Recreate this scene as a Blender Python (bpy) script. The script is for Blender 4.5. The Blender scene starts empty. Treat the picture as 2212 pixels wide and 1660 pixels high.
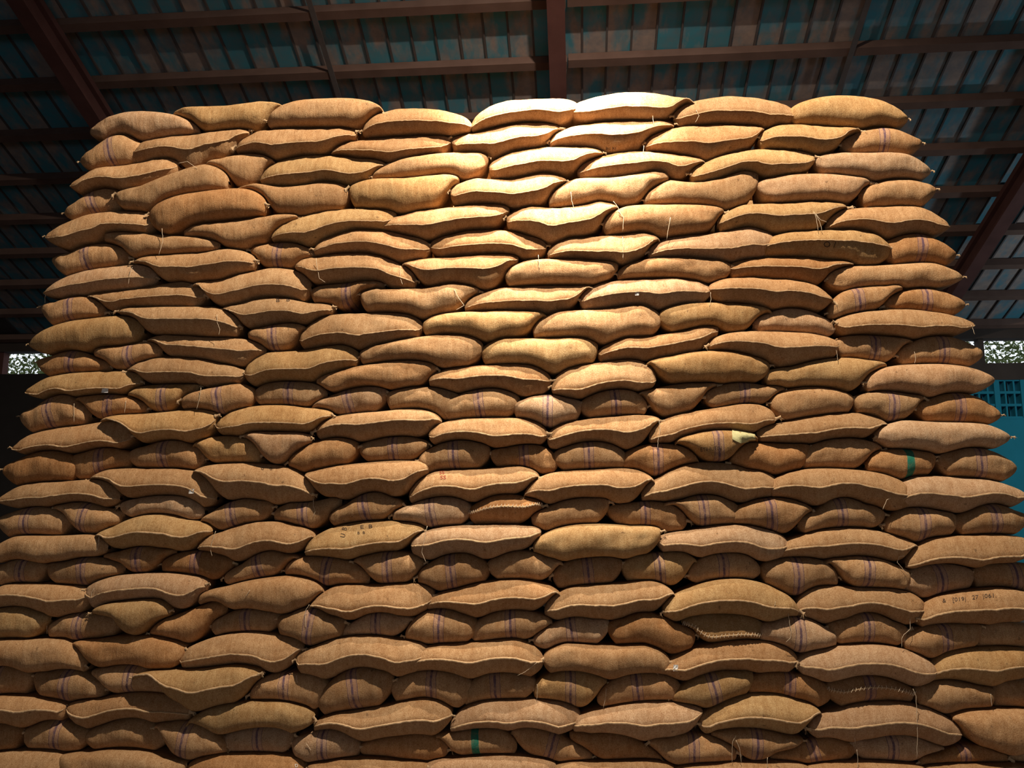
import bpy, bmesh, math, random
from mathutils import Vector, noise, Matrix
from mathutils.bvhtree import BVHTree

random.seed(7)
scene = bpy.context.scene
col = scene.collection

# ------------------------------------------------------------------ camera
W, H, F = 2212, 1660, 1703.0
TH, ROLL = math.radians(9.0), math.radians(0.22)
CAMZ = 2.0
cam_data = bpy.data.cameras.new('camera')
cam = bpy.data.objects.new('camera', cam_data)
col.objects.link(cam)
cam_data.sensor_width = 36.0
cam_data.lens = F / W * 36.0
cam_data.clip_end = 200
cam.matrix_world = Matrix.Translation((0, 0, CAMZ)) @ Matrix.Rotation(math.pi / 2 + TH, 4, 'X') @ Matrix.Rotation(ROLL, 4, 'Z')
scene.camera = cam
C0 = Vector((0, 0, CAMZ))
CR = cam.matrix_world.to_3x3()

def ray(x, y):
    return CR @ Vector(((x - W / 2) / F, (H / 2 - y) / F, -1.0))

# ------------------------------------------------------------------ light
world = bpy.data.worlds.new('daylight')
scene.world = world
world.use_nodes = True
bg = world.node_tree.nodes['Background']
bg.inputs[0].default_value = (0.86, 0.93, 1.0, 1)
bg.inputs[1].default_value = 1.25

scene.view_settings.view_transform = 'Standard'
scene.view_settings.look = 'None'
scene.view_settings.gamma = 1.0
scene.view_settings.use_curve_mapping = False
scene.view_settings.exposure = 0.0

def lamp(name, kind, loc, energy, color, size, aim=None, **kw):
    d = bpy.data.lights.new(name, kind)
    d.energy = energy
    d.color = color
    if kind == 'AREA':
        d.size = size
    else:
        d.shadow_soft_size = size
    for k, v in kw.items():
        setattr(d, k, v)
    o = bpy.data.objects.new(name, d)
    col.objects.link(o)
    o.location = loc
    if aim is not None:
        o.rotation_euler = (Vector(aim) - Vector(loc)).to_track_quat('-Z', 'Y').to_euler()
    return o

WALL_D = 6.1                      # distance from the camera to the face of the pile
lamp('high_bay_lamp', 'SPOT', (0.45, WALL_D - 1.0, 6.9), 3100, (1.0, 0.90, 0.74), 0.05, aim=(0.36, WALL_D - 0.02, 5.3), spot_size=math.radians(62), spot_blend=1.0)
lamp('flood_lamp', 'SPOT', (0.8, WALL_D - 2.9, 8.6), 3100, (1.0, 0.86, 0.67), 0.06, aim=(0.4, WALL_D, 2.0), spot_size=math.radians(150), spot_blend=0.7)
lamp('side_lamp', 'POINT', (11.2, 10.6, 4.2), 210, (0.80, 0.95, 1.0), 0.15)

# ------------------------------------------------------------------ helpers
def link(name, me, mat=None, parent=None):
    o = bpy.data.objects.new(name, me)
    col.objects.link(o)
    if mat is not None and len(me.materials) == 0:
        me.materials.append(mat)
    if parent is not None:
        o.parent = parent
        o.matrix_parent_inverse = Matrix.Translation(-parent.location)
    return o

def tag(o, label=None, cat=None, group=None, kind=None):
    if label: o['label'] = label
    if cat: o['category'] = cat
    if group: o['group'] = group
    if kind: o['kind'] = kind
    return o

def mesh(name, verts, faces, smooth=False):
    me = bpy.data.meshes.new(name)
    me.from_pydata([tuple(v) for v in verts], [], faces)
    if smooth:
        me.polygons.foreach_set('use_smooth', [True] * len(me.polygons))
    me.update()
    return me

BOXF = [(0, 3, 2, 1), (4, 5, 6, 7), (0, 1, 5, 4), (1, 2, 6, 5), (2, 3, 7, 6), (3, 0, 4, 7)]

def box_pts(o, ax, ay, az, x0, x1, y0, y1, z0, z1):
    return [o + ax * x + ay * y + az * z for z in (z0, z1) for x, y in ((x0, y0), (x1, y0), (x1, y1), (x0, y1))]

def tube(pts, r, n=5, taper=1.0):
    """verts, faces of a round tube along pts"""
    vs, fs = [], []
    m = len(pts)
    for i, p in enumerate(pts):
        t = (pts[min(i + 1, m - 1)] - pts[max(i - 1, 0)])
        if t.length < 1e-7: t = Vector((0, 0, 1))
        t.normalize()
        a = t.cross(Vector((0.31, 0.9, 0.2))).normalized()
        b = t.cross(a)
        rr = r * (1 + (taper - 1) * i / max(1, m - 1))
        for k in range(n):
            w = 2 * math.pi * k / n
            vs.append(p + a * (rr * math.cos(w)) + b * (rr * math.sin(w)))
    for i in range(m - 1):
        for k in range(n):
            fs.append((i * n + k, i * n + (k + 1) % n, (i + 1) * n + (k + 1) % n, (i + 1) * n + k))
    fs.append(tuple(range(n - 1, -1, -1)))
    fs.append(tuple((m - 1) * n + k for k in range(n)))
    return vs, fs

def merge(parts):
    vs, fs = [], []
    for v, f in parts:
        b = len(vs)
        vs += v
        fs += [tuple(i + b for i in q) for q in f]
    return vs, fs

# ------------------------------------------------------------------ materials
class NT:
    def __init__(s, name, rough=0.9, spec=0.2):
        s.m = bpy.data.materials.new(name)
        s.m.use_nodes = True
        s.t = s.m.node_tree
        s.b = s.t.nodes['Principled BSDF']
        s.b.inputs['Roughness'].default_value = rough
        s.b.inputs['Specular IOR Level'].default_value = spec
    def n(s, kind, **kw):
        x = s.t.nodes.new(kind)
        for k, v in kw.items():
            setattr(x, k, v)
        return x
    def put(s, sock, v):
        if hasattr(v, 'is_output') or isinstance(v, bpy.types.NodeSocket):
            s.t.links.new(v, sock)
        else:
            sock.default_value = v
    def math(s, op, a, b=0.0, clamp=False):
        x = s.n('ShaderNodeMath', operation=op, use_clamp=clamp)
        s.put(x.inputs[0], a); s.put(x.inputs[1], b)
        return x.outputs[0]
    def mix(s, f, a, b, mode='MIX'):
        x = s.n('ShaderNodeMix', data_type='RGBA', blend_type=mode)
        s.put(x.inputs[0], f); s.put(x.inputs[6], a); s.put(x.inputs[7], b)
        return x.outputs[2]
    def noise(s, vec, scale, detail=3.0, rough=0.55):
        x = s.n('ShaderNodeTexNoise')
        x.inputs['Scale'].default_value = scale
        x.inputs['Detail'].default_value = detail
        x.inputs['Roughness'].default_value = rough
        if vec is not None: s.put(x.inputs['Vector'], vec)
        return x.outputs['Fac']
    def ramp(s, f, lo, hi, a=0.0, b=1.0):
        x = s.n('ShaderNodeMapRange')
        s.put(x.inputs[0], f)
        for k, v in enumerate((lo, hi, a, b)): x.inputs[k + 1].default_value = v
        return x.outputs[0]
    def scaled(s, vec, sc):
        x = s.n('ShaderNodeMapping')
        s.put(x.inputs['Vector'], vec)
        x.inputs['Scale'].default_value = sc
        return x.outputs[0]
    def objvec(s):
        tc = s.n('ShaderNodeTexCoord'); oi = s.n('ShaderNodeObjectInfo')
        v = s.n('ShaderNodeVectorMath', operation='ADD')
        k = s.math('MULTIPLY', oi.outputs['Random'], 57.0)
        s.put(v.inputs[0], tc.outputs['Object']); s.put(v.inputs[1], k)
        return v.outputs[0], oi.outputs['Random']
    def bump(s, h, strength, dist):
        x = s.n('ShaderNodeBump')
        x.inputs['Strength'].default_value = strength
        x.inputs['Distance'].default_value = dist
        s.put(x.inputs['Height'], h)
        s.t.links.new(x.outputs[0], s.b.inputs['Normal'])
    def color(s, c):
        s.put(s.b.inputs['Base Color'], c)
        return s.m

def jute(name, stripe=None):
    t = NT(name, 0.95, 0.08)
    v, rnd = t.objvec()
    tone = t.n('ShaderNodeAttribute', attribute_name='tone')
    base = tone.outputs['Color']
    big = t.noise(v, 3.2, 3)
    base = t.mix(t.ramp(big, 0.35, 0.75, 0.0, 0.45), base, t.mix(1.0, base, (0.78, 0.62, 0.46, 1), 'MULTIPLY'))
    st = t.noise(t.scaled(v, (30, 14, 6)), 1.0, 5, 0.65)       # drawn threads hanging down the cloth
    base = t.mix(t.ramp(st, 0.34, 0.62, 0.55, 0.0), base, t.mix(1.0, base, (0.68, 0.56, 0.45, 1), 'MULTIPLY'))
    md = t.noise(v, 38, 4, 0.7)
    base = t.mix(t.ramp(md, 0.35, 0.62, 0.40, 0.0), base, t.mix(1.0, base, (0.70, 0.60, 0.50, 1), 'MULTIPLY'))
    gr = t.noise(v, 150, 3, 0.75)
    base = t.mix(t.ramp(gr, 0.36, 0.60, 0.95, 0.0), base, t.mix(1.0, base, (0.62, 0.53, 0.44, 1), 'MULTIPLY'))
    sp = t.noise(v, 26, 2, 0.5)
    base = t.mix(t.ramp(sp, 0.69, 0.76, 0.0, 0.55), base, (0.10, 0.055, 0.03, 1))
    if stripe:
        su = t.n('ShaderNodeAttribute', attribute_name='su').outputs['Fac']
        wob = t.math('MULTIPLY', t.math('SUBTRACT', t.noise(v, 9, 2), 0.5), 0.016)
        a = t.math('ABSOLUTE', t.math('ADD', su, wob))
        wear = t.ramp(t.noise(v, 30, 3, 0.7), 0.30, 0.56, 0.35, 1.0)
        if stripe == 'purple':
            thick = t.ramp(a, 0.0065, 0.0105, 1.0, 0.0)
            b = t.math('ABSOLUTE', t.math('SUBTRACT', a, 0.036))
            thin = t.ramp(b, 0.0016, 0.0040, 1.0, 0.0)
            band = t.ramp(a, 0.034, 0.038, 0.22, 0.0)
            base = t.mix(band, base, (0.36, 0.22, 0.24, 1))
            ink = t.math('MAXIMUM', t.math('MULTIPLY', thin, 0.72), t.math('MULTIPLY', thick, 0.86))
            base = t.mix(t.math('MULTIPLY', ink, wear), base, (0.085, 0.052, 0.090, 1))
        else:
            band = t.ramp(a, 0.027, 0.030, 1.0, 0.0)
            base = t.mix(t.math('MULTIPLY', band, t.ramp(wear, 0.35, 1, 0.75, 0.97)), base, (0.012, 0.165, 0.115, 1))
    h = t.math('ADD', t.math('MULTIPLY', t.noise(v, 130, 2, 0.7), 0.35), t.math('MULTIPLY', st, 0.9))
    t.bump(h, 0.55, 0.010)
    return t.color(base)

MAT = {'plain': jute('jute'), 'purple': jute('jute_purple_stripe', 'purple'), 'green': jute('jute_green_stripe', 'green')}

def plain(name, c, rough=0.85, var=0.35, scale=8.0, bump=0.0, spec=0.2):
    t = NT(name, rough, spec)
    v, rnd = t.objvec()
    f = t.ramp(t.noise(v, scale, 4), 0.3, 0.7, 0.0, var)
    x = t.mix(f, (*c, 1), (c[0] * .45, c[1] * .42, c[2] * .40, 1))
    if bump: t.bump(t.noise(v, scale * 6, 3), 0.5, bump)
    return t.color(x)

MAT['seam'] = plain('jute_seam', (0.56, 0.38, 0.22), 0.95, 0.5, 60)
MAT['twine'] = plain('sisal_twine', (0.72, 0.58, 0.42), 0.9, 0.25, 40)
MAT['paper'] = plain('white_paper', (0.80, 0.78, 0.76), 0.8, 0.1, 30)
MAT['cloth'] = plain('yellowish_cloth', (0.60, 0.56, 0.30), 0.95, 0.45, 40, 0.006)
MAT['ink'] = plain('dark_ink', (0.075, 0.048, 0.035), 0.95, 0.5, 60)
MAT['red_ink'] = plain('red_ink', (0.42, 0.085, 0.05), 0.95, 0.5, 60)
MAT['purlin'] = plain('purlin_brown', (0.150, 0.090, 0.074), 0.8, 0.5, 3)
MAT['rafter'] = plain('rafter_red_brown', (0.115, 0.050, 0.046), 0.75, 0.5, 3)
MAT['rib'] = plain('rib_dark', (0.110, 0.094, 0.096), 0.8, 0.4, 5)
MAT['floor'] = plain('concrete_floor', (0.16, 0.13, 0.11), 0.9, 0.4, 2, 0.004)
MAT['teal_wall'] = plain('teal_paint', (0.012, 0.180, 0.270), 0.85, 0.25, 2.2, 0.003)
MAT['dark_wall'] = plain('shade_dark_plaster', (0.030, 0.026, 0.026), 0.95, 0.4, 2)  # darkness of the unlit left back wall is put into this colour
MAT['beam'] = plain('dark_concrete_beam', (0.050, 0.038, 0.034), 0.9, 0.4, 3)
MAT['leaf'] = plain('leaves', (0.10, 0.13, 0.04), 0.8, 0.5, 20)

def roof_mat():
    t = NT('weathered_roof_sheet', 0.75, 0.25)
    v, rnd = t.objvec()
    n1 = t.noise(t.scaled(v, (2.6, 1.1, 1.1)), 1.0, 5, 0.6)
    n2 = t.noise(v, 7.0, 3, 0.6)
    f = t.math('ADD', n1, t.math('MULTIPLY', t.math('SUBTRACT', rnd, 0.5), 0.16))
    paint = t.ramp(f, 0.44, 0.58, 1.0, 0.0)
    teal = t.mix(t.ramp(n2, 0.3, 0.7), (0.055, 0.250, 0.345, 1), (0.110, 0.215, 0.275, 1))
    rust = t.mix(t.ramp(n2, 0.3, 0.7), (0.370, 0.285, 0.252, 1), (0.225, 0.205, 0.215, 1))
    return t.color(t.mix(paint, rust, teal))
MAT['roof'] = roof_mat()

# ------------------------------------------------------------------ the shed
PSI = math.radians(4.82)
E1 = Vector((math.cos(PSI), -math.sin(PSI), 0))
E2 = Vector((math.sin(PSI), math.cos(PSI), 0))
EZ = Vector((0, 0, 1))
SL = math.radians(22.8)
RD, RH, RS = 9.076, 6.312 + CAMZ, 0.889     # first purlin: distance, height; spacing down the slope
WD = 15.8                                   # back wall
HALF = 15.0                                 # half width of the shed
ORG = Vector((0, 0, 0))
DN = E2 * math.cos(SL) - EZ * math.sin(SL)  # down the roof slope
NR = E2 * math.sin(SL) + EZ * math.cos(SL)  # roof normal, upwards
R0 = E2 * RD + EZ * RH                      # on the underside of the purlin line
def roof_pt(a, b, c=0.0):
    """a along the shed, b down the slope from the first purlin, c up from the purlin axis"""
    return R0 + E1 * a + DN * b + NR * c

def struct(name, verts, faces, mat, parent=None):
    o = link(name, mesh(name, verts, faces), mat, parent)
    if parent is None: o['kind'] = 'structure'
    return o

def wbox(x0, x1, y0, y1, z0, z1):
    return box_pts(ORG, E1, E2, EZ, x0, x1, y0, y1, z0, z1), BOXF

floor = struct('floor', *wbox(-HALF, HALF, -14, WD + 0.3, -0.2, 0.0), MAT['floor'])

# ceiling: a roof deck in two slopes with its ridge over the camera
b_eave = (WD + 0.35 - RD) / math.cos(SL)
b_ridge = -(RD + 0.0) / math.cos(SL)
dv, df = [], []
dv += [roof_pt(a, b, c) for c in (0.16, 0.24) for a, b in ((-HALF, b_ridge), (HALF, b_ridge), (HALF, b_eave), (-HALF, b_eave))]
df += BOXF
zr = roof_pt(0, b_ridge, 0.16).z
for c in (0.0, 0.08):
    for a, y, z in ((-HALF, 0, zr), (HALF, 0, zr), (HALF, -14, zr - 14 * math.tan(SL)), (-HALF, -14, zr - 14 * math.tan(SL))):
        dv.append(E1 * a + E2 * y + EZ * (z + c))
df += [tuple(i + 8 for i in q) for q in BOXF]
ceiling = struct('ceiling', dv, df, MAT['rib'])

RIB = 0.3255
b_top = -3.2
n0 = -36
pan_me = None
for k in range(n0, -n0 + 1):
    a0 = -0.222 + k * RIB
    # one pan of the sheeting and the standing rib beside it
    pv = [Vector((x, y, z)) for z in (0.0, 0.012) for x, y in ((0.014, 0), (RIB - 0.014, 0), (RIB - 0.014, b_eave - b_top), (0.014, b_eave - b_top))]
    if pan_me is None:
        me = bpy.data.meshes.new('roof_panel')
        me.from_pydata([tuple(p) for p in pv], [], BOXF); me.materials.append(MAT['roof']); pan_me = me
        rv = [Vector((x, y, z)) for z in (-0.018, 0.016) for x, y in ((-0.013, 0), (0.013, 0), (0.013, b_eave - b_top), (-0.013, b_eave - b_top))]
        me = bpy.data.meshes.new('roof_rib')
        me.from_pydata([tuple(p) for p in rv], [], BOXF); me.materials.append(MAT['rib']); rib_me = me
    M = Matrix((E1.to_4d(), DN.to_4d(), NR.to_4d(), (0, 0, 0, 1))).transposed()
    for i in range(3): M[3][i] = 0
    for nm, mm, jz in (('roof_panel', pan_me, random.uniform(0.125, 0.142)), ('roof_rib', rib_me, 0.125)):
        o = bpy.data.objects.new(nm, mm); col.objects.link(o)
        p = roof_pt(a0, b_top, jz)
        o.matrix_world = Matrix.Translation(p) @ M
        o.parent = ceiling
for i in range(-2, 9):
    b = i * RS
    for j in range(-2, 2):
        x0, x1 = -6.885 + (j + 0.0) * 6.79, -6.885 + (j + 1) * 6.79
        if j == -2: x0 = -HALF
        if j == 1: x1 = HALF
        jit = random.uniform(-0.012, 0.012)
        q = [roof_pt(0, b + jit)] 
        vs = box_pts(q[0], E1, DN, NR, x0 + 0.01, x1 - 0.01, -0.060, 0.060, -0.035, 0.110)
        # worn edges: a small chamfer along the lower edge
        struct('purlin', vs, BOXF, MAT['purlin'], ceiling)
for a in (-13.6, -6.885, -0.222, 6.698, 13.4):
    vs1 = box_pts(roof_pt(a, 0), E1, DN, NR, -0.10, 0.10, b_top, b_eave - 0.36, -0.12, -0.036)
    vs2 = box_pts(roof_pt(a, 0), E1, DN, NR, -0.025, 0.025, b_top, b_eave - 0.36, -0.37, -0.12)
    vs3 = box_pts(roof_pt(a, 0), E1, DN, NR, -0.11, 0.11, b_top, b_eave - 0.36, -0.41, -0.37)
    v, f = merge([(vs1, BOXF), (vs2, BOXF), (vs3, BOXF)])
    struct('rafter', v, f, MAT['rafter'], ceiling)
for a in (-3.35, 3.62):                       # lapped sheet edges with a dark strip
    vs = box_pts(roof_pt(a, 0), E1, DN, NR, -0.035, 0.035, b_top, b_eave - 0.3, -0.05, -0.036)
    struct('tie_strip', vs, BOXF, MAT['rib'], ceiling)

# back wall: painted base, breeze blocks, beam, open slot under the eave, eave beam
Z_G0, Z_G1, Z_S0, Z_S1, Z_E = 3.765, 4.50, 4.83, 5.31, 5.75
GX0, GX1 = 6.6, 13.0
wall = struct('wall_back', *merge([wbox(GX0 - 1.0, HALF, WD, WD + 0.2, 0, Z_G0), wbox(GX1, HALF, WD, WD + 0.2, Z_G0, Z_G1)]), MAT['teal_wall'])
struct('wall_back_left', *merge([wbox(-HALF, GX0 - 1.0, WD, WD + 0.2, 0, Z_S0), wbox(GX0 - 1.0, GX0, WD, WD + 0.2, Z_G0, Z_S0)]), MAT['dark_wall'])  # unlit stretch of the same wall, its shade given as a dark colour
struct('lintel', *wbox(GX0, HALF, WD - 0.03, WD + 0.2, Z_G1, Z_S0), MAT['beam'], wall)
struct('eave_beam', *wbox(-HALF, HALF, WD - 0.08, WD + 0.2, Z_S1, Z_E), MAT['beam'], wall)
grille = struct('breeze_block_grille', *wbox(GX0, GX1, WD + 0.17, WD + 0.2, Z_G0, Z_G0 + 0.02), MAT['teal_wall'], wall)
x = GX0
k = 0
rows = 3
rh = (Z_G1 - Z_G0) / rows
while x < GX1 - 0.05:
    if k % 3 == 0:
        struct('block_mullion', *wbox(x - 0.05, x + 0.05, WD - 0.02, WD + 0.2, Z_G0, Z_G1), MAT['teal_wall'], grille)
    else:
        vs, fs = wbox(x - 0.016, x + 0.016, WD + 0.0, WD + 0.2, Z_G0, Z_G1)
        struct('block_fin', vs, fs, MAT['teal_wall'], grille)
    x += 0.163
    k += 1
for r in range(rows + 1):
    z = Z_G0 + r * rh
    struct('block_rail', *wbox(GX0, GX1, WD - 0.005, WD + 0.2, z - 0.025, z + 0.025), MAT['teal_wall'], grille)
for i in range(-4, 5):
    a = -2.285 + i * 2.534
    struct('slot_post', *wbox(a - 0.05, a + 0.05, WD - 0.02, WD + 0.15, Z_S0, Z_S1), MAT['rafter'] if i < 0 else MAT['beam'], wall)
struct('wall_left', *wbox(-HALF - 0.2, -HALF, -14, WD + 0.2, 0, 12.5), MAT['dark_wall'])
struct('wall_right', *wbox(HALF, HALF + 0.2, -14, WD + 0.2, 0, 12.5), MAT['teal_wall'])
# front wall behind the camera, with an added opening, sized for how much daylight reaches inside
struct('wall_front', *merge([wbox(-HALF, -5, -14.2, -14, 0, 7), wbox(9, HALF, -14.2, -14, 0, 7), wbox(-5, 9, -14.2, -14, 5.2, 7)]), MAT['dark_wall'])

struct('wall_sky_screen', *wbox(-HALF, HALF, WD + 1.0, WD + 1.2, 0, 4.72), MAT['dark_wall'])  # added dark screen: blocks the sky behind the grille so its holes stay dark
# foliage outside the slot
lv, lf = [], []
rg = random.Random(3)
for k in range(9000):
    side = rg.random() < 0.5
    a = rg.uniform(-15.4, -10.2) if side else rg.uniform(6.5, 13)
    p = E1 * a + E2 * (WD + rg.uniform(1.35, 3.2)) + EZ * rg.uniform(4.75, 5.75)
    if noise.noise(p * 1.7) < -0.32: continue
    u = Vector((rg.gauss(0, 1), rg.gauss(0, 1), rg.gauss(0, 1))).normalized()
    w = u.cross(Vector((rg.gauss(0, 1), rg.gauss(0, 1), rg.gauss(0, 1)))).normalized()
    L, B = rg.uniform(0.05, 0.11), rg.uniform(0.018, 0.035)
    b = len(lv)
    lv += [p - u * L, p + w * B, p + u * L, p - w * B]
    lf.append((b, b + 1, b + 2, b + 3))
fol = link('tree_foliage', mesh('tree_foliage', lv, lf), MAT['leaf'])
tag(fol, 'dark tree leaves against bright sky, seen through the slot under the eaves', 'foliage', kind='stuff')

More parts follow.
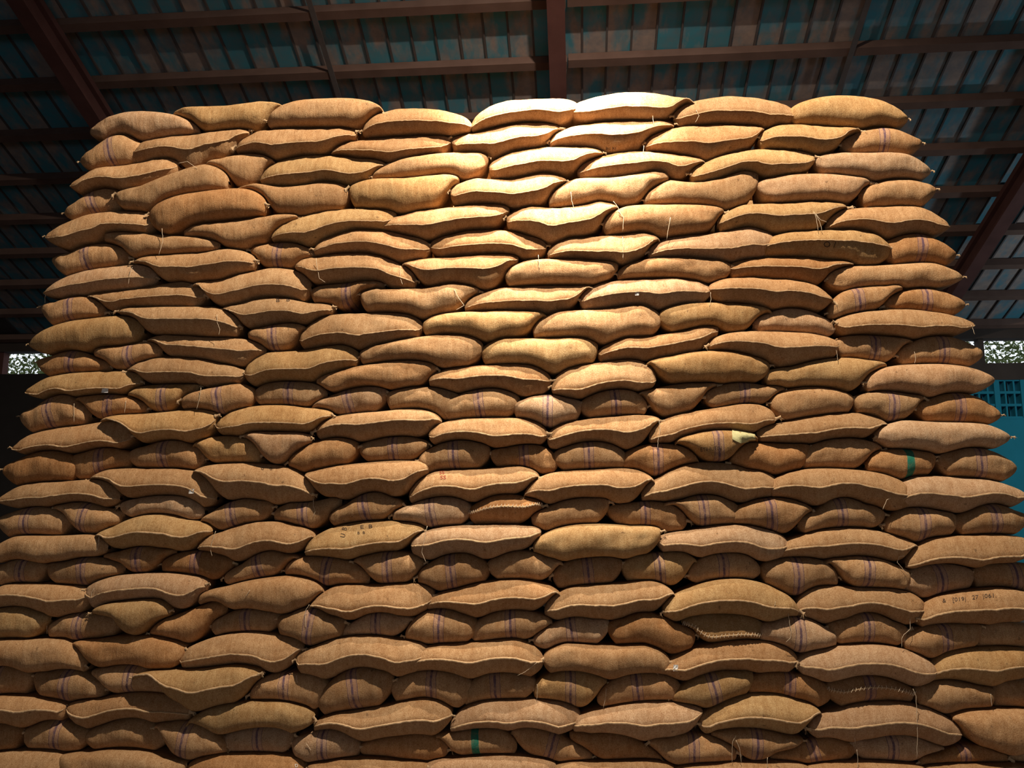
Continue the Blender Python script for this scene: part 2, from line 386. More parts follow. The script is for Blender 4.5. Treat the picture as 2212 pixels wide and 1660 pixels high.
# ------------------------------------------------------------------ the sacks
# One line per layer from the top. Every sack: left tip, right tip, top at 1/4, 1/2, 3/4 of its length, all measured in
# tiles of the photograph (A-D across, 0-5 down), then its kind:
# S seam along the front, N plain side, H striped end, h plain end, G green band, X end with seam, Z striped end with stitched seam
TX = {'A': 0, 'B': 550, 'C': 1100, 'D': 1612}
TY = [200, 450, 700, 950, 1190, 1360]
TS = 3.687
DATA = '''
A0 738 340 1612 345 185 175 200 Np;A0 1405 215 2300 175 145 135 105 Ny;B0 130 270 1050 215 115 95 95 N;B0 870 340 1735 290 165 150 170 S45;B0 1730 290 2573 130 112 78 72 S50;C0 485 160 1490 150 42 15 40 S50;C0 1300 215 2275 190 65 45 70 S50;D0 320 200 1262 245 75 60 80 Ny
A0 660 565 1190 470 430 358 365 H50;A0 1085 450 2010 330 378 385 325 S40;B0 -123 465 830 345 320 312 308 S50;B0 620 500 1575 390 390 365 355 S55;B0 1570 380 2438 310 325 275 250 S50;C0 320 410 1310 275 272 245 240 S40;C0 1075 430 2020 315 300 275 275 S50;D0 85 390 890 345 280 285 300 S45y;D0 740 435 1390 415 320 292 320 H50
A0 600 765 1450 600 615 600 565 S50;A0 1640 610 2215 600 545 508 505 h;B0 60 700 1060 600 530 515 535 S55y;B0 950 700 1870 545 565 520 505 N;B0 1870 620 2773 510 485 455 455 S50;C0 540 655 1560 600 510 490 505 S45;C0 1430 680 2417 545 530 480 480 S55y;D0 525 560 1448 650 505 505 500 Np
A0 520 965 1020 850 850 785 770 H50;A0 975 850 1855 750 780 690 620 N;B0 -173 850 780 800 755 765 730 N;B0 770 790 1640 720 715 710 690 Ny;B0 1565 815 2493 740 705 710 665 S50;C0 315 890 1265 700 710 705 672 N;C0 1065 880 1975 690 720 735 680 N;D0 70 750 975 745 680 668 680 Np;D0 890 830 1503 780 720 702 708 h
A1 400 245 1280 110 85 50 45 S55;A1 1240 85 2155 10 -62 -97 -117 No;A1 1480 205 2403 95 148 150 80 N;B1 155 240 1140 75 85 32 25 S55y;B1 1035 145 2035 35 50 15 -10 S50;C1 -20 100 870 30 5 15 -20 S50;C1 740 150 1705 60 0 -5 -5 N;D1 -237 130 790 20 -17 -27 -40 S40y;D1 620 180 1600 160 10 0 -18 S50
A1 415 410 1040 400 345 295 285 H48;A1 860 235 1775 310 230 245 250 N;B1 -28 340 495 380 290 278 295 H45;B1 490 350 1410 330 210 190 225 S50;B1 1405 310 2328 320 205 182 205 S55;C1 305 380 1195 290 248 238 215 S60;C1 1100 370 2110 265 235 210 165 S55p;D1 100 320 1130 340 205 190 185 S35y;D1 1060 330 1668 380 225 210 240 H50o
A1 370 685 1270 570 515 485 458 S50p;A1 1100 450 2060 440 390 375 340 S45;B1 340 480 1300 600 390 372 410 S50;B1 1185 470 2105 415 430 405 380 S40;C1 -28 560 865 480 430 425 435 N;C1 855 545 1760 480 425 410 420 N;D1 -150 480 840 460 405 400 415 S38o;D1 630 580 1708 560 470 460 432 N
A1 345 790 860 840 740 708 715 H48;A1 720 720 1655 710 665 635 592 S50;A1 1550 640 2490 640 575 510 485 S55;B1 455 665 1045 620 615 610 620 H50;B1 850 700 1800 680 665 650 612 N;B1 1675 790 2718 660 650 628 622 S55;C1 560 745 1600 660 590 572 570 S48p;C1 1575 660 2557 775 570 580 600 S40;D1 630 850 1230 655 665 640 632 H40;D1 1090 790 1745 770 655 637 655 H50o
A1 262 1095 1165 990 920 892 868 Ny;A1 985 840 1940 960 800 800 795 S42;A1 1790 820 2670 800 745 720 760 S50;B1 -43 1000 425 980 960 930 920 H45;B1 375 1050 1345 950 860 845 840 S60;B1 1345 940 2328 880 845 835 830 Ny;C1 190 985 1210 890 825 815 785 N;C1 1185 870 2085 860 770 765 775 Ny;D1 50 940 705 965 820 800 830 hp;D1 690 930 1785 940 830 818 835 S60
A2 285 305 880 345 235 212 250 H50o;A2 760 225 1300 225 185 170 140 H55;A2 1190 150 2130 230 95 110 115 S42;B2 850 250 1825 190 160 115 95 N;B2 1810 225 2733 190 120 125 118 Ny;C2 705 240 1660 50 115 95 50 S45;C2 1570 190 2602 175 75 72 85 S45;D2 690 150 1355 180 88 92 105 H47;D2 1200 260 1885 240 120 97 112 H50
A2 225 545 1150 470 400 390 375 S75y;A2 1035 395 1965 400 275 275 310 S55;B2 -63 390 845 275 230 215 180 S60y;B2 505 470 1460 370 365 320 298 N;B2 1395 460 2363 460 350 335 328 S45;C2 335 510 1165 440 340 310 288 S72;C2 1075 350 2060 345 260 225 238 Ny;D2 130 400 1105 345 340 285 280 Ny;D2 925 480 1950 455 340 328 330 Np
A2 160 735 720 730 640 568 580 H48;A2 600 620 1185 680 568 562 580 H50o;A2 1020 580 1600 500 490 480 490 H52y;A2 1465 615 2050 560 530 500 480 H52;B2 0 560 583 565 465 460 465 H50;B2 450 680 1060 550 570 520 495 H50p;B2 1050 570 1640 590 510 500 515 h;B2 1470 650 2115 610 560 520 515 H50;C2 35 655 580 640 580 565 585 H50p;C2 560 655 1100 660 550 525 525 H53;C2 1020 570 1660 495 510 480 472 h;C2 1550 590 2200 530 480 470 490 H48;D2 185 635 850 600 515 503 515 h;D2 840 600 1400 600 545 540 560 H52;D2 1340 685 2025 730 575 550 575 H48o
A2 125 990 1075 900 835 815 780 S75;A2 840 780 1755 740 725 710 685 S65y;A2 1745 810 2663 735 670 652 670 S65y;B2 500 860 1495 790 722 700 680 S40;B2 1395 890 2333 880 765 755 755 S60;C2 300 900 1200 780 775 745 728 S50;C2 1110 910 2110 760 720 680 642 S68;D2 75 885 1115 835 775 730 712 S60;D2 1000 910 2065 910 775 790 785 Np
A3 40 240 655 200 130 92 95 ho;A3 565 150 1060 130 90 65 70 H50o;A3 1025 120 1640 160 40 5 20 H48;A3 1535 80 2090 130 -20 -30 -15 hy;B3 -60 -20 470 -10 -10 0 -13 hp;B3 275 190 835 60 50 0 -18 ho;B3 830 60 1388 40 -5 -25 -25 H50;B3 1305 170 1880 90 40 8 10 H50;B3 1875 110 2420 180 60 40 45 H50o;C3 350 130 935 140 40 17 25 H48;C3 885 170 1515 200 45 30 40 H47o;C3 1310 40 1965 10 -47 -70 -62 H50y;D3 -135 190 510 60 20 25 30 ho;D3 400 130 1085 85 20 -10 -10 h;D3 945 210 1500 140 80 75 85 G58o;D3 1510 170 2145 225 80 65 90 H50
A3 20 490 980 470 338 335 320 S62;A3 740 340 1740 470 230 232 240 S60;A3 1555 290 2513 440 190 190 215 S50;B3 415 290 1400 215 212 185 170 S55;B3 1235 450 2270 310 245 235 215 S60;C3 115 470 1160 370 260 240 230 S55;C3 1050 450 2145 355 230 180 225 S60;D3 170 390 1320 450 240 235 265 S50;D3 1120 480 2205 450 290 300 310 S55p
A3 -5 640 565 660 555 535 545 H45;A3 430 550 990 590 500 500 540 H50;A3 970 530 1640 580 460 445 455 hp;A3 1590 680 2180 540 540 480 475 H47;B3 150 590 690 490 500 500 485 H45;B3 600 620 1190 520 500 425 430 H50;B3 1100 605 1730 550 510 465 455 H50p;B3 1705 580 2300 530 460 435 450 X40o;C3 175 630 800 500 520 475 462 h;C3 780 560 1420 650 505 490 500 H47;C3 1210 530 1830 550 480 440 450 H52;C3 1740 600 2412 575 490 460 470 H48;D3 410 680 1105 600 530 462 500 H48;D3 1090 680 1670 620 550 540 560 H50;D3 1640 650 2230 620 555 512 530 H50
A3 -60 920 890 860 750 765 755 N;A3 790 790 1715 730 640 592 630 S55y;A3 1595 860 2513 780 710 655 665 S65;B3 415 880 1370 730 690 650 650 S70y;B3 1255 835 2283 740 690 680 675 S50p;C3 190 860 1200 730 690 670 685 Ny;C3 1180 800 2210 825 720 680 690 S60p;D3 230 880 1360 880 740 700 730 S55;D3 1245 1000 2300 850 780 760 740 S75
A4 -60 150 375 130 90 68 80 H60;A4 385 120 1000 140 85 50 60 H50;A4 830 50 1410 10 0 -35 -20 Ho;A4 1290 110 1865 100 10 0 20 H50o;A4 1785 220 2403 75 90 10 10 H47;B4 240 160 915 230 40 50 75 H50;B4 790 90 1355 100 25 5 10 H50;B4 1300 210 1875 150 60 20 25 H48;B4 1855 110 2463 120 15 0 40 h;C4 345 200 905 100 75 55 45 H50;C4 895 130 1510 120 30 15 5 H48y;C4 1425 200 2005 160 40 20 20 H48;D4 110 150 730 215 60 50 60 H45;D4 615 100 1295 190 45 45 80 H48;D4 1205 240 1810 180 130 105 105 H52p;D4 1800 180 2330 130 105 100 110 H60
A4 -120 380 760 330 250 260 270 S50;A4 720 310 1675 260 195 175 180 S60p;A4 1600 375 2600 340 270 215 200 N;B4 440 490 1440 350 270 270 258 S75;B4 1375 410 2443 370 290 235 230 S60;C4 280 480 1325 390 280 262 238 S60;C4 1215 480 2287 475 275 222 255 S60y;D4 380 460 1420 460 280 290 300 S60;D4 1335 530 2330 430 340 300 275 S58
A4 -160 520 420 540 455 440 460 hy;A4 385 620 980 570 510 490 500 H45;A4 780 490 1395 470 400 385 372 hy;A4 1200 660 1810 460 520 470 410 ho;A4 1685 600 2238 530 490 460 475 H52;B4 190 540 735 570 475 450 505 H50;B4 695 640 1285 560 530 490 510 H48p;B4 1200 680 1785 590 480 460 490 H48;B4 1715 650 2373 580 495 470 480 H50;C4 190 710 800 580 580 530 540 H50p;C4 780 600 1480 670 510 490 560 ho;C4 1370 570 2025 600 505 500 510 X80y;D4 85 630 715 685 545 520 560 H50p;D4 635 610 1285 630 535 490 530 H48;D4 1235 700 1860 600 600 575 590 H50;D4 1795 650 2330 620 580 565 570 h
A5 -200 180 720 280 55 70 70 N;A5 600 120 1505 150 65 42 55 No;A5 1455 210 2433 150 60 18 35 S70;B5 350 230 1395 160 80 42 70 S60;B5 1240 235 2303 240 110 95 70 S55;C5 270 230 1275 250 105 120 110 N;C5 1190 320 2287 240 150 95 85 S60;D5 390 260 1490 320 140 110 140 S60p;D5 1440 320 2350 200 160 135 125 S60y
A5 -160 400 270 390 300 285 300 H40;A5 275 370 850 480 325 310 340 H50;A5 735 350 1330 470 290 275 300 H55;A5 1115 365 2110 330 310 300 270 S55y;B5 -30 520 605 460 350 340 350 H45;B5 505 540 1115 400 360 300 300 H50;B5 1085 450 1745 450 340 325 345 H50;B5 1640 530 2243 430 370 340 350 H47;C5 190 470 785 430 340 325 340 H50y;C5 700 560 1370 470 375 345 345 H48;C5 1290 540 1940 360 385 335 320 H50y;D5 -10 420 680 500 335 340 370 H50o;D5 625 460 1330 500 380 360 385 Z48;D5 1325 490 1965 490 410 400 430 h;D5 1955 500 2400 450 410 400 400 h
A5 -150 590 560 610 510 520 540 S50;A5 555 610 1540 650 545 500 510 S62;A5 1505 780 2520 690 590 560 565 Ny;B5 485 760 1580 670 640 600 545 S60;B5 1560 770 2598 690 570 555 560 S75p;C5 500 730 1535 650 620 575 570 S60p;C5 1505 740 2477 685 555 505 535 S68y;D5 485 780 1695 830 610 570 600 S60p;D5 1610 700 2400 700 625 620 620 N
A5 -200 850 195 820 770 745 745 ho;A5 190 820 715 830 735 715 750 H55;A5 680 850 1325 870 745 705 715 h;A5 1245 780 1830 930 725 730 780 H45;A5 1790 860 2353 850 790 770 770 H50p;B5 300 900 850 930 820 790 810 H48p;B5 835 940 1545 960 860 835 830 ho;B5 1440 860 2090 930 810 790 785 G50;C5 10 840 665 1020 780 820 890 H50;C5 480 840 1230 1060 820 825 880 ho;C5 1110 900 1810 980 850 825 850 H50;C5 1605 830 2337 880 780 785 820 H48;D5 195 1010 875 960 945 870 860 H50o;D5 830 920 1590 965 865 840 870 H42p;D5 1370 1060 2085 1030 970 915 930 H50o;D5 2080 1030 2500 1000 980 970 970 h
A5 -250 1060 625 1080 960 955 960 S75;A5 500 1010 1515 1060 965 945 980 N;A5 1510 1090 2460 1100 985 975 985 S70o;B5 440 1080 1400 1080 1020 1005 1030 N;B5 1370 1080 2400 1080 1010 990 1000 Np;C5 355 1100 1310 1100 1045 1040 1030 N;C5 1300 1110 2370 1100 1060 1045 1040 N;D5 470 1100 1400 1100 1050 1040 1050 N;D5 1390 1110 2330 1100 1080 1070 1060 N
'''
WPSI = math.radians(3.0)
S1 = Vector((math.cos(WPSI), -math.sin(WPSI), 0))
S2 = Vector((math.sin(WPSI), math.cos(WPSI), 0))
W0 = Vector((0, WALL_D, 0))

def on_wall(x, y):
    """the point of the pile's face that the photograph shows at pixel x, y: distance along the face, height"""
    d = ray(x, y)
    t = (W0 - C0).dot(S2) / d.dot(S2)
    p = C0 + d * t
    return (p - W0).dot(S1), p.z

def wp(s, dpt, z):
    return W0 + S1 * s + S2 * dpt + EZ * z

class Sack: pass
sacks = []
for row, line in enumerate(DATA.strip().split('\n')):
    recs = line.split(';')
    for idx, rec in enumerate(recs):
        tk = rec.split()
        ox, oy = TX[tk[0][0]], TY[int(tk[0][1])]
        v = [float(q) for q in tk[1:8]]
        px = lambda q: ox + q / TS
        py = lambda q: oy + q / TS
        k = Sack()
        k.row, k.idx = row, idx
        k.last = idx == len(recs) - 1
        fl = tk[8]
        k.kind = fl[0]
        dg = ''.join(c for c in fl[1:] if c.isdigit())
        k.par = int(dg) / 100 if dg else 0.5
        k.tone = fl[-1] if fl[-1] in 'yop' and len(fl) > 1 else 'n'
        xL, xR = px(v[0]), px(v[2])
        k.sL, k.zL = on_wall(xL, py(v[1]))
        k.sR, k.zR = on_wall(xR, py(v[3]))
        k.L = k.sR - k.sL
        tops = [on_wall(xL + (xR - xL) * q, py(v[4 + i]))[1] for i, q in enumerate((.25, .5, .75))]
        k.pix = (xL, py(v[1]), xR, py(v[3]), py(v[5]))
        k.off = [max(0.03, tops[i] - (k.zL + (k.zR - k.zL) * q) - 0.012) for i, q in enumerate((.25, .5, .75))]
        k.long = k.kind in 'SN'
        k.seam = k.kind in 'SXZ'
        sacks.append(k)

def env(u, p=2.8, q=0.58):
    a = abs(2 * u - 1)
    return max(0.0, 1 - a ** p) ** q
EN = (env(.25), 1.0, env(.75))
R_TIP = 0.012

def center(k, u):
    return k.zL + (k.zR - k.zL) * u

def top(k, u):
    r = [k.off[i] / EN[i] for i in range(3)]
    w = min(max(u, 0.14), 0.86)
    x = (w - .25) / .25
    val = r[0] * (x - 1) * (x - 2) / 2 - r[1] * x * (x - 2) + r[2] * x * (x - 1) / 2
    lo, hi = min(r), max(r)
    val = min(max(val, lo * 0.93), hi * 1.07)
    e = env(u) if k.long else env(u, 2.45, 0.62)
    if (u > .5 and k.last) or (u < .5 and k.idx == 0): e = env(u, 2.1, 0.80)
    return center(k, u) + R_TIP + val * e

def support_at(k, s):
    best = None
    for j in k.below:
        if j.sL < s < j.sR:
            z = top(j, (s - j.sL) / j.L)
            if best is None or z > best: best = z
    return best

NS = 41
for k in sacks:
    k.below = []
    for j in sacks:
        if j is k or abs(j.row - k.row) > 3: continue
        a, b = max(k.sL, j.sL), min(k.sR, j.sR)
        if b - a < 0.01: continue
        m = (a + b) / 2
        if center(j, (m - j.sL) / j.L) < center(k, (m - k.sL) / k.L) - (0.065 if b - a < 0.2 else 0.035) and (j.row >= k.row):
            k.below.append(j)
for k in sacks:
    raw = [support_at(k, k.sL + k.L * i / (NS - 1)) for i in range(NS)]
    known = [z for z in raw if z is not None]
    low = min(known) if known else (0.0 if k.row >= 24 else min(k.zL, k.zR) - 0.09)
    if k.row >= 24:
        raw = [0.0] * NS
        low = 0.0
    raw = [low if z is None else z for z in raw]
    ds = k.L / (NS - 1)
    RC = 0.085                                  # the stuffed cloth cannot fold tighter than this into the dips below it
    dil = [max(raw[j] - ((i - j) * ds) ** 2 / (2 * RC) for j in range(NS)) for i in range(NS)]
    sm = [min(dil[j] + ((i - j) * ds) ** 2 / (2 * RC) for j in range(NS)) for i in range(NS)]
    k.sup = sm
    k.mid = sm[NS // 2]

def bottom(k, u):
    x = u * (NS - 1)
    i = min(int(x), NS - 2)
    sup = k.sup[i] + (k.sup[i + 1] - k.sup[i]) * (x - i)
    c = max(center(k, u), min(sup + R_TIP + 0.010, top(k, u) - R_TIP))
    room = max(0.006, c - R_TIP - sup - 0.003)
    full = max(0.03, max(center(k, i / 10) - k.sup[i * 4] for i in range(2, 9)))
    cap = (full + 0.012) * (env(u, 3.6, 0.52) if k.long else env(u, 3.2, 0.58))
    if (u > .5 and k.last) or (u < .5 and k.idx == 0): cap = (full + 0.012) * env(u, 2.3, 0.80)
    return c - R_TIP - min(room, cap)

TONES = {'n': (0.53, 0.342, 0.190), 'y': (0.53, 0.354, 0.178), 'o': (0.49, 0.285, 0.140), 'p': (0.57, 0.395, 0.255)}

def ring(k, u, lod):
    """cross-section at u as (depth, height, front weight); front is negative depth"""
    T, B = top(k, u), bottom(k, u)
    m, h = (T + B) / 2, (T - B) / 2
    e = env(u, 3.4, 0.5)
    Fr = k.front * (0.16 + 0.84 * e)
    yb = k.depth * (0.06 + 0.94 * env(u, 4.0, 0.5))
    nf = 15 if not lod else 5
    pts = []
    if k.seam:
        zs = m + (1 - 2 * k.par) * h          # as it looks; the lip stands forward of the face, so shift along the line of sight
        zs -= Fr * (zs - CAMZ) / WALL_D * 0.85
        zs = min(max(zs, m - 0.62 * h), m + 0.72 * h)
        k_sa = 0.72 * math.pi / 2
        half = nf // 2
        for i in range(half + 1):
            q = i / half * k_sa
            w = (1 - math.cos(q)) / (1 - math.cos(k_sa))
            pts.append((-Fr * math.sin(q) / math.sin(k_sa), T + (zs - T) * w, 1.0 if i else 0.0))
        for i in range(half - 1, -1, -1):
            q = i / half * k_sa
            w = (1 - math.cos(q)) / (1 - math.cos(k_sa))
            pts.append((-Fr * math.sin(q) / math.sin(k_sa) * 0.97, B + (zs - B) * w, 1.0 if i else 0.0))
    else:
        for i in range(nf):
            q = math.pi * i / (nf - 1)
            pts.append((-Fr * max(0.0, math.sin(q)) ** 0.82, m + h * math.copysign(abs(math.cos(q)) ** 0.86, math.cos(q)), math.sin(q)))
    yy = max(yb, 0.03)
    pts += [(yy * 0.5, B, 0), (yy * 0.92, B + h * 0.3, 0), (yy, m, 0), (yy * 0.92, T - h * 0.3, 0), (yy * 0.5, T, 0)]
    return pts

NU = 40
us = [0.5 - 0.5 * math.cos(math.pi * (0.035 + 0.93 * i / (NU - 1))) for i in range(NU)]
us = [(u - us[0]) / (us[-1] - us[0]) for u in us]

ORD = ['first', 'second', 'third', 'fourth', 'fifth', 'sixth', 'seventh', 'eighth', 'ninth', 'tenth', 'eleventh', 'twelfth', 'thirteenth',
       'fourteenth', 'fifteenth', 'sixteenth', 'seventeenth', 'eighteenth', 'nineteenth', 'twentieth', 'twenty-first', 'twenty-second',
       'twenty-third', 'twenty-fourth', 'twenty-fifth']
TW = {'n': 'tan', 'y': 'yellowish', 'o': 'rusty', 'p': 'pale'}
KW = {'S': 'long jute sack with front seam', 'N': 'long smooth jute sack', 'H': 'short jute sack with purple stripes', 'h': 'short plain jute sack',
      'G': 'short jute sack with green band', 'X': 'short jute sack with stitched mouth', 'Z': 'purple-striped jute sack with laced mouth'}
SPECIAL = {
    (13, 14): 'rusty jute sack with a broad green band, near the blue wall',
    (23, 7): 'tan jute sack with a broad green band, in the second lowest layer',
    (13, 11): 'purple-striped jute sack with a pale yellowish rag over its end',
    (18, 8): 'long jute sack printed with dark numbers, rightmost in nineteenth layer from top',
    (16, 3): 'yellowish long jute sack with dark printed letters above its seam',
    (14, 4): 'long jute sack with red printed letters on its upper side',
    (21, 12): 'purple-striped jute sack with laced mouth and a long twine hanging down',
    (10, 0): 'yellowish long jute sack with a square white paper tag on its seam',
    (7, 6): 'pale long jute sack with a tiny white tag below its bright seam',
    (20, 6): 'long jute sack with a white paper tag at its lower end',
    (5, 7): 'yellowish long jute sack with a printed ring on its front',
    (0, 5): 'highest jute sack of the top layer, glaring white under the lamp',
    (21, 3): 'yellowish long jute sack with sagging seam, lying across striped sacks',
}

row_n = {}
for k in sacks:
    row_n[k.row] = row_n.get(k.row, 0) + 1

def build_sack(k):
    rg = random.Random(k.row * 100 + k.idx)
    h = (top(k, .5) - bottom(k, .5)) / 2
    k.front = min(0.125, max(0.07, h * (1.12 if k.seam else 1.02)))
    k.depth = 0.44 if k.long else 0.80
    k.y0 = rg.uniform(-0.018, 0.018) + (-0.022 if k.long else 0.022)
    if (k.row, k.idx) in PROUD: k.y0 += PROUD[(k.row, k.idx)]
    verts, faces, su = [], [], []
    cs = (k.sL + k.sR) / 2
    org = wp(cs, k.y0, bottom(k, .5))
    seed = Vector((rg.uniform(-50, 50), rg.uniform(-50, 50), rg.uniform(-50, 50)))
    slope = (k.zR - k.zL) / k.L
    sl2 = slope + (k.off[2] - k.off[0]) / (k.L * .5)
    rings = [ring(k, u, False) for u in us]
    n = len(rings[0])
    k.seam_pts = []
    half = 15 // 2
    for u, r in zip(us, rings):
        s = k.sL + k.L * u
        edge = 1 - env(u, 2.2, 0.8)
        for i, (y, z, w) in enumerate(r):
            dz = dy = 0.0
            if w > 0:
                q = Vector((s * 5.5, z * 9, y * 6)) + seed
                lump = noise.noise(q) * 0.014 + noise.noise(q * 2.3) * 0.008
                pleat = noise.noise(Vector((s * 4 + 3, z * 38, y * 30)) + seed) * 0.018 * edge
                wr = noise.noise(Vector((s * 34, z * 4, 1)) + seed) * 0.0035
                dy = -(lump + pleat + wr) * w * min(1.0, 0.35 + (1 - edge))
            verts.append(wp(s, y + dy + k.y0, z + dz) - org)
            su.append((u - k.par) * k.L + sl2 * (z - center(k, u)) if k.kind in 'HGZ' else 9.0)
            if k.seam and i == half: k.seam_pts.append(verts[-1].copy())
    for a in range(NU - 1):
        for b in range(n):
            c = (b + 1) % n
            faces.append((a * n + b, a * n + c, (a + 1) * n + c, (a + 1) * n + b))
    faces.append(tuple(range(n)))
    faces.append(tuple((NU - 1) * n + i for i in range(n - 1, -1, -1)))
    me = mesh('jute_sack', verts, [tuple(reversed(f)) for f in faces], True)
    base = TONES[k.tone]
    jv = rg.uniform(0.86, 1.12)
    jr = rg.uniform(0.94, 1.07)
    tone = (base[0] * jv, base[1] * jv * jr ** 0.5, base[2] * jv * jr)
    at = me.attributes.new('tone', 'FLOAT_COLOR', 'POINT')
    at.data.foreach_set('color', [c for _ in verts for c in (*tone, 1.0)])
    at = me.attributes.new('su', 'FLOAT', 'POINT')
    at.data.foreach_set('value', su)
    mat = MAT['purple'] if k.kind in 'HZ' else MAT['green'] if k.kind == 'G' else MAT['plain']
    me.materials.append(mat)
    o = link('jute_sack', me)
    o.location = org
    lab = SPECIAL.get((k.row, k.idx))
    if not lab:
        nth = 'last' if k.idx == row_n[k.row] - 1 else ORD[k.idx]
        pos = 'rightmost' if nth == 'last' else ('leftmost' if k.idx == 0 else nth + ' from left')
        lay = 'top layer' if k.row == 0 else 'lowest visible layer' if k.row == 24 else ORD[k.row] + ' layer from top'
        lab = '%s %s, %s in %s' % (TW[k.tone], KW[k.kind], pos, lay)
    tag(o, lab, 'sack', 'jute sacks stacked up to form the pile')
    k.obj = o
    k.org = org

PROUD = {(3, 1): -0.05, (19, 2): -0.05, (17, 13): -0.03, (9, 1): -0.01, (0, 2): -0.05, (4, 1): -0.05, (21, 3): -0.06, (13, 11): -0.05, (7, 8): -0.02,
         (13, 4): -0.04, (5, 1): -0.02, (11, 3): -0.03, (15, 2): -0.02}
for k in sacks:
    build_sack(k)

# inner layers of the pile, seen only in the gaps and past the ends
cv, cf = [], []
NL, nuc = 2, 9
for lay in range(NL):
    for k in sacks:
        r2 = random.Random(k.row * 31 + k.idx + lay * 977)
        shift = r2.uniform(-0.10, 0.10) if (k.idx in (0, row_n[k.row] - 1)) else r2.uniform(-0.3, 0.3)
        if k.idx == 0: shift = abs(shift) * 0.6 + 0.03
        if k.idx == row_n[k.row] - 1: shift = -abs(shift) * 0.6 - 0.03
        base = len(cv)
        y0 = 1.17 + lay * 0.6
        n = None
        for i in range(nuc):
            u = 0.5 - 0.5 * math.cos(math.pi * (0.05 + 0.9 * i / (nuc - 1)))
            T, B = top(k, u), bottom(k, u)
            m, h = (T + B) / 2, (T - B) / 2 + 0.004
            yy = 0.30 * (0.25 + 0.75 * env(u, 3, .5))
            rr = [(yy * math.cos(w) * 1.0, m + h * math.copysign(abs(math.sin(w)) ** 0.7, math.sin(w))) for w in [2 * math.pi * q / 8 + .39 for q in range(8)]]
            n = len(rr)
            cv += [wp(k.sL + k.L * u + shift, y0 + y, z) for y, z in rr]
        for a in range(nuc - 1):
            for b in range(n):
                c = (b + 1) % n
                cf.append((base + a * n + b, base + a * n + c, base + (a + 1) * n + c, base + (a + 1) * n + b))
        cf.append(tuple(base + i for i in range(n - 1, -1, -1)))
        cf.append(tuple(base + (nuc - 1) * n + i for i in range(n)))
cm = mesh('inner_sacks', cv, cf, True)
at = cm.attributes.new('tone', 'FLOAT_COLOR', 'POINT')
at.data.foreach_set('color', [c for _ in cv for c in (0.46, 0.30, 0.16, 1.0)])
core = link('inner_sacks', cm, MAT['plain'])
tag(core, 'jute sacks of the inner layers, glimpsed in the gaps behind the outer sacks', 'sacks', kind='stuff')

# ---- seams: the stitched lip along the front of a sack
def child(name, verts, faces, mat, k, smooth=False):
    me = mesh(name, verts, faces, smooth)
    me.materials.append(mat)
    o = bpy.data.objects.new(name, me)
    col.objects.link(o)
    o.parent = k.obj
    return o

for k in sacks:
    if not k.seam: continue
    r2 = random.Random(k.row * 7 + k.idx * 3)
    pts = k.seam_pts[1:-1]
    lip = r2.uniform(0.007, 0.012)
    vs, fs = [], []
    m = len(pts)
    # resample finer so the hem can wrinkle
    fine = []
    for i in range(m - 1):
        for j in range(3):
            fine.append(pts[i].lerp(pts[i + 1], j / 3))
    fine.append(pts[-1])
    for i, p in enumerate(fine):
        q = i * 0.37 + k.idx * 9.1 + k.row
        wz = noise.noise(Vector((q, 1.3, k.row))) * 0.0035 + noise.noise(Vector((q * 2.7, 4.3, k.row))) * 0.0018
        t = min(1.0, min(i, len(fine) - 1 - i) / 8) 
        ln = lip * (0.5 + 0.5 * t) + noise.noise(Vector((q * 1.9, 7.3, k.row))) * 0.002
        th = 0.0038
        o0 = S2 * 0.004
        out = -S2 * ln + EZ * (wz - ln * 0.35)
        vs += [p + o0 + EZ * th, p + out + EZ * (th * 0.9), p + out - EZ * (th * 0.9), p + o0 - EZ * th]
    for i in range(len(fine) - 1):
        for j in range(4):
            c = (j + 1) % 4
            fs.append((i * 4 + j, (i + 1) * 4 + j, (i + 1) * 4 + c, i * 4 + c))
    fs += [(0, 1, 2, 3), tuple((len(fine) - 1) * 4 + j for j in (3, 2, 1, 0))]
    child('seam', vs, fs, MAT['seam'], k)
    if k.kind in 'XZ':                        # overcast stitches through the mouth
        parts = []
        for i in range(3, len(fine) - 3, 4):
            p = fine[i] - S2 * 0.008
            w = r2.uniform(-0.008, 0.008)
            parts.append(tube([p + EZ * 0.014 + S1 * (0.006 + w), p - S2 * 0.006, p - EZ * 0.014 - S1 * 0.006], 0.0022, 4))
        child('lacing', *merge(parts), MAT['twine'], k)

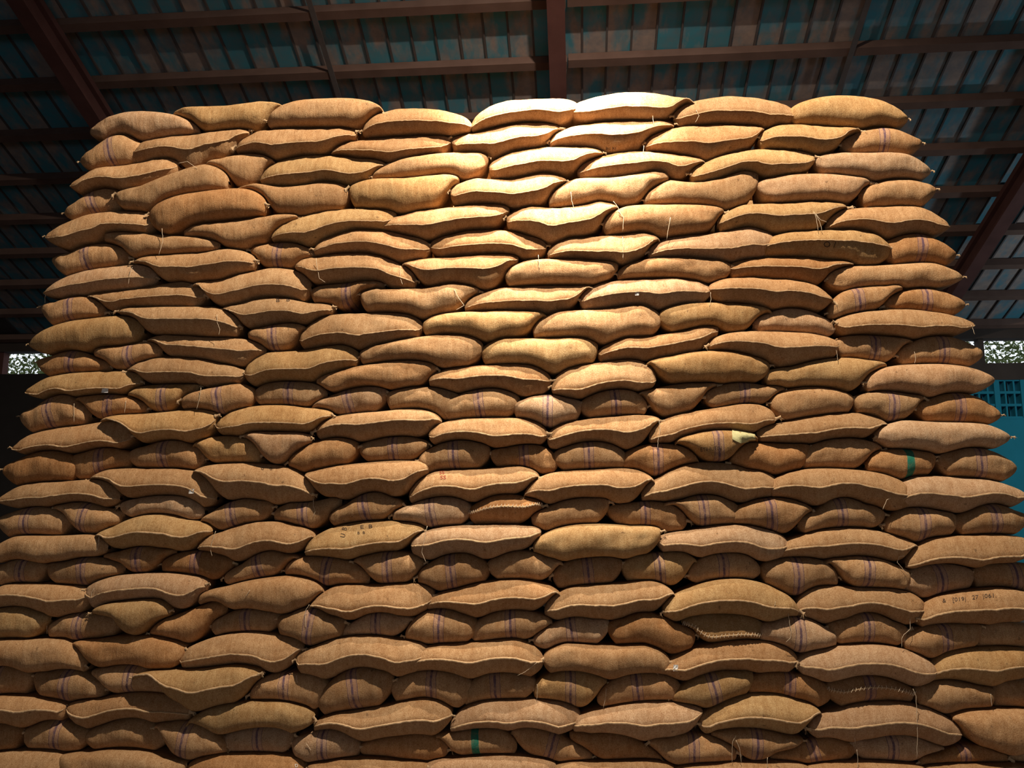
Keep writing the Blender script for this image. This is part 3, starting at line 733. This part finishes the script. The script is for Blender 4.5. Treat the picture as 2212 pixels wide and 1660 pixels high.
# ---- gathered ends: the frayed cloth ears with thread ends at the tips
ear_me = []
for vi in range(7):
    r2 = random.Random(900 + vi)
    parts = []
    n = 9
    vs, fs = [], []
    for i, (x, rad) in enumerate(((-0.02, 0.020), (0.004, 0.011), (0.016, 0.012), (0.034, 0.020))):
        for q in range(n):
            w = 2 * math.pi * q / n
            rr = rad * (1 + (r2.uniform(-0.4, 0.5) if i == 3 else r2.uniform(-0.15, 0.15)))
            vs.append(Vector((x + (r2.uniform(-0.008, 0.010) if i == 3 else 0), rr * math.cos(w) * 0.6, rr * math.sin(w) - (0.006 if i == 3 else 0))))
    for i in range(3):
        for q in range(n):
            fs.append((i * n + q, i * n + (q + 1) % n, (i + 1) * n + (q + 1) % n, (i + 1) * n + q))
    parts.append((vs, fs))
    for q in range(r2.randint(2, 4)):
        p = Vector((0.02, r2.uniform(-0.012, 0.004), r2.uniform(-0.008, 0.008)))
        d = Vector((r2.uniform(0.1, 0.8), r2.uniform(-0.7, 0.0), r2.uniform(-0.9, 0.35)))
        pts = [p]
        for _ in range(4):
            d = (d + Vector((r2.uniform(-.4, .4), r2.uniform(-.3, .3), r2.uniform(-.7, .1)))).normalized()
            p = p + d * r2.uniform(0.006, 0.016)
            pts.append(p)
        parts.append(tube(pts, 0.0016, 4, 0.6))
    me = mesh('gathered_end', *merge(parts), True)
    me.materials.append(MAT['seam'])
    ear_me.append(me)
MX = Matrix((S1.to_4d(), S2.to_4d(), EZ.to_4d(), (0, 0, 0, 1))).transposed()
for i in range(3): MX[3][i] = 0
for k in sacks:
    r2 = random.Random(k.row * 53 + k.idx * 17)
    for side in (0, 1):
        if r2.random() > 0.62: continue
        s, z = (k.sL, k.zL) if side == 0 else (k.sR, k.zR)
        p = wp(s + (0.006 if side else -0.006), k.y0 - k.front * 0.34, z) - k.org
        o = bpy.data.objects.new('gathered_end', ear_me[r2.randrange(7)])
        col.objects.link(o)
        o.parent = k.obj
        flip = Matrix.Rotation(math.pi, 4, 'Z') @ Matrix.Diagonal((1, -1, 1, 1)) if side == 0 else Matrix.Identity(4)
        tilt = Matrix.Rotation(r2.uniform(-0.5, 0.7), 4, 'Y')
        sc = r2.uniform(0.5, 0.9) if not ((side == 0 and k.idx == 0) or (side == 1 and k.idx == row_n[k.row] - 1)) else r2.uniform(0.34, 0.5)
        o.matrix_local = Matrix.Translation(p) @ MX @ flip @ tilt @ Matrix.Scale(sc, 4)

# ---- surfaces of the pile, to hang and print things on
bvhs = {}
def bvh_of(k):
    if id(k) not in bvhs:
        me = k.obj.data
        bvhs[id(k)] = BVHTree.FromPolygons([k.org + v.co for v in me.vertices], [tuple(p.vertices) for p in me.polygons])
    return bvhs[id(k)]

def hit(x, y, only=None):
    """which sack the pixel shows, and where"""
    d = ray(x, y).normalized()
    best = (1e9, None, None, None)
    s, z = on_wall(x, y)
    for k in ([only] if only else sacks):
        if not (k.sL - .1 < s < k.sR + .1): continue
        if abs(center(k, .5) - z) > 0.55: continue
        loc, nor, i, dist = bvh_of(k).ray_cast(C0, d)
        if loc is not None and dist < best[0]: best = (dist, k, loc, nor)
    return best

# ---- loose twine
TWINE = '''385 353 405 349 426 364;138 459 136 466 134 472;350 494 352 520 343 551;286 578 281 590 277 615;99 636 97 645 97 655;468 680 470 700 475 712 473 724;59 856 58 868 61 880;160 872 160 890 160 912;272 866 269 893;
434 838 431 860 425 885;1336 455 1347 470 1345 500;1345 512 1346 535 1346 561;1758 458 1764 475 1768 500;1760 460 1770 478 1776 500;1762 462 1772 475 1786 480;865 575 864 600 870 615;683 558 686 585 690 602 702 610;
1535 632 1536 648 1532 662;981 626 991 645 1003 660 985 670;1163 551 1165 583;1806 751 1808 765 1810 780;1975 760 1978 772 1976 786;1424 908 1426 930 1422 950 1421 971;677 1077 677 1095 681 1105 677 1116;214 1160 213 1175 209 1190;
466 1148 457 1175 455 1190 458 1202;923 1137 917 1165 911 1194 920 1216;1954 1202 1942 1203 1938 1215 1950 1230 1963 1243;203 1272 198 1280 196 1298;668 1307 660 1320 659 1340 661 1358;1703 1326 1706 1350 1709 1365 1708 1378 1698 1388;
1966 1336 1966 1360 1952 1372 1948 1380 1948 1399;1309 1487 1309 1505 1303 1531;1972 1489 1979 1505 1980 1530 1981 1560 1982 1590 1980 1638;1590 1590 1583 1602 1581 1630 1581 1647;1160 1479 1161 1495 1159 1512;1851 1620 1853 1640 1852 1662;
1658 1637 1657 1665;1410 250 1412 270;1504 238 1510 250 1502 265;1391 315 1389 332;2091 655 2094 665 2092 676;2098 703 2102 712 2106 723;1907 1101 1916 1080 1925 1076;1118 1460 1135 1452 1150 1440 1160 1432;1590 1600 1598 1620 1602 1650;
2090 652 2093 660 2093 672;1233 415 1235 435 1240 452;1325 435 1335 448 1340 462;2140 1500 2141 1515 2143 1526;1846 1594 1848 1607;101 1352 102 1370;540 1275 530 1290;1448 470 1440 520;640 1460 642 1475;662 1608 672 1622;1673 1310 1675 1300'''
for rec in TWINE.replace('\n', '').split(';'):
    q = [float(x) for x in rec.split()]
    P = [(q[i], q[i + 1]) for i in range(0, len(q), 2)]
    first = None
    for x, y in P:
        hh = hit(x, y)
        if hh[1]: first = hh; break
    if not first: continue
    k = first[1]
    pts = []
    dep = (first[2] - W0).dot(S2) - 0.006
    # smooth through the points, hanging just clear of the cloth
    for i in range(len(P) - 1):
        for j in range(5):
            t = j / 5
            x, y = P[i][0] + (P[i + 1][0] - P[i][0]) * t, P[i][1] + (P[i + 1][1] - P[i][1]) * t
            pts.append((x, y))
    pts.append(P[-1])
    out = []
    for i, (x, y) in enumerate(pts):
        hh = hit(x, y)
        if hh[1]:
            dep = min(dep, (hh[2] - W0).dot(S2) - 0.005)
    for i, (x, y) in enumerate(pts):
        s, z = on_wall(x, y)
        d = ray(x, y)
        t = (W0 + S2 * dep - C0).dot(S2) / d.dot(S2)
        p = C0 + d * t
        wob = noise.noise(Vector((i * 0.6, x, y))) * 0.004
        out.append(p + S1 * wob - k.org)
    vs, fs = tube(out, 0.0019, 5, 0.75)
    child('twine', vs, fs, MAT['twine'], k, True)

# ---- paper tags
for x, y, a, b in ((229, 842, 13, 13), (415, 1062, 10, 9), (1459, 1443, 9, 12), (1376, 636, 8, 7)):
    hh = hit(x, y)
    if not hh[1]: continue
    k = hh[1]
    vs, fs = [], []
    sc = hh[0] / F
    n = 5
    for thick in (0, 1):
        for j in range(n):
            for i in range(n):
                s, t = (i / (n - 1) - .5) * a * sc, (j / (n - 1) - .5) * b * sc
                bend = noise.noise(Vector((i * .8, j * .8, x))) * 0.006
                vs.append(hh[2] - k.org - S2 * (0.012 + bend - thick * 0.0012) + S1 * (s + 0.1 * t) + EZ * t)
    for j in range(n - 1):
        for i in range(n - 1):
            p = j * n + i
            fs.append((p, p + 1, p + n + 1, p + n))
            q = p + n * n
            fs.append((q, q + n, q + n + 1, q + 1))
    child('paper_tag', vs, fs, MAT['paper'], k)

# ---- printing: flat lettering laid onto the cloth
def letters(txt, x, y, hpx, mat, wide=1.0, rot=0.0, shear=0.0):
    """txt written with its lower left corner at pixel x, y, hpx pixels tall, following the sack"""
    hh = hit(x + 4, y - hpx * 0.4)
    if not hh[1]: return
    k = hh[1]
    cu = bpy.data.curves.new('lettering', 'FONT')
    cu.body = txt
    cu.size = 1.0
    cu.shear = shear
    cu.resolution_u = 2
    tmp = bpy.data.objects.new('lettering', cu)
    col.objects.link(tmp)
    dg = bpy.context.evaluated_depsgraph_get()
    me0 = tmp.evaluated_get(dg).to_mesh()
    bm = bmesh.new()
    bm.from_mesh(me0)
    tmp.evaluated_get(dg).to_mesh_clear()
    bpy.data.objects.remove(tmp)
    bpy.data.curves.remove(cu)
    bmesh.ops.triangulate(bm, faces=bm.faces[:])
    bmesh.ops.subdivide_edges(bm, edges=[e for e in bm.edges if e.calc_length() > 0.12], cuts=2)
    bmesh.ops.triangulate(bm, faces=bm.faces[:])
    ca, sa = math.cos(rot), math.sin(rot)
    last = hh[2]
    for v in bm.verts:
        a, b = v.co.x * wide * hpx * 1.4, v.co.y * hpx * 1.4
        a, b = ca * a - sa * b, sa * a + ca * b
        g = hit(x + a, y - b, k)
        if g[1]:
            v.co = g[2] + g[3] * (0.0022 if g[3].dot(ray(x, y)) < 0 else -0.0022) - k.org
            last = g[2]
        else:
            v.co = last - S2 * 0.002 - k.org
    me = bpy.data.meshes.new('lettering')
    bm.to_mesh(me)
    bm.free()
    me.materials.append(mat)
    o = bpy.data.objects.new('lettering', me)
    col.objects.link(o)
    o.parent = k.obj

INK, RED = MAT['ink'], MAT['red_ink']
letters('&', 2036, 1303, 9, INK, 1.0, .08)
letters('[019|', 2057, 1301, 9, INK, 1.15, .08)
letters('27', 2100, 1296, 9, INK, 1.1, .09)
letters('|061.', 2122, 1293, 9, INK, 1.25, .06)
letters('U  B', 745, 1163, 11, INK, 0.8, 1.35)
letters('E  B', 778, 1143, 8, INK, 1.5, .06)
letters('B  B', 772, 1155, 6, INK, 1.2, .06)
letters('SS', 951, 1036, 8, RED, 1.3, .04)
letters('SS', 949, 1025, 7, RED, 1.3, .04)
letters('0   0', 564, 1016, 6, INK, 1.6, -.02)
letters('ETIHUTIN', 1513, 976, 8, INK, .95, .10)
letters('B   B', 596, 653, 7, INK, 1.6, .06)
letters('O /', 1778, 534, 13, INK, 1.1, -.03)
letters('S O', 1530, 886, 6, INK, 1.6, .06)
letters('B S', 790, 1001, 5, INK, 2.0, .05)
letters('Bil RI', 1308, 324, 6, INK, 1.3, .02)
letters('SSI IIS', 1708, 326, 6, INK, 1.3, .02)
letters('D', 638, 1659, 7, MAT['paper'], 1.0, .3)
# the pale yellowish rag tied over the end of one striped sack
hh = hit(1596, 945)
if hh[1]:
    k = hh[1]
    vs, fs = [], []
    nn, mm = 9, 6
    for i in range(nn):
        for j in range(mm):
            x = 1581 + 50 * i / (nn - 1)
            y = 932 + 10 * i / (nn - 1) + (j / (mm - 1)) * (27 - 16 * abs(i / (nn - 1) - .35)) - 4
            g = hit(x, y, k)
            p = g[2] if g[1] else None
            if p is None:
                d = ray(x, y); t = (W0 + S2 * (k.y0 - 0.02) - C0).dot(S2) / d.dot(S2); p = C0 + d * t
            vs.append(p - S2 * (0.012 + 0.022 * noise.noise(Vector((i * 1.3, j * 1.7, 3)))) - k.org)
    for i in range(nn - 1):
        for j in range(mm - 1):
            a = i * mm + j
            fs.append((a, a + mm, a + mm + 1, a + 1))
    b = len(vs)
    vs += [v + S2 * 0.003 for v in vs]
    fs += [tuple(reversed([q + b for q in f])) for f in fs]
    o = child('rag', vs, fs, MAT['cloth'], k, True)
    o['label'] = 'pale yellowish rag tied over the sack end'
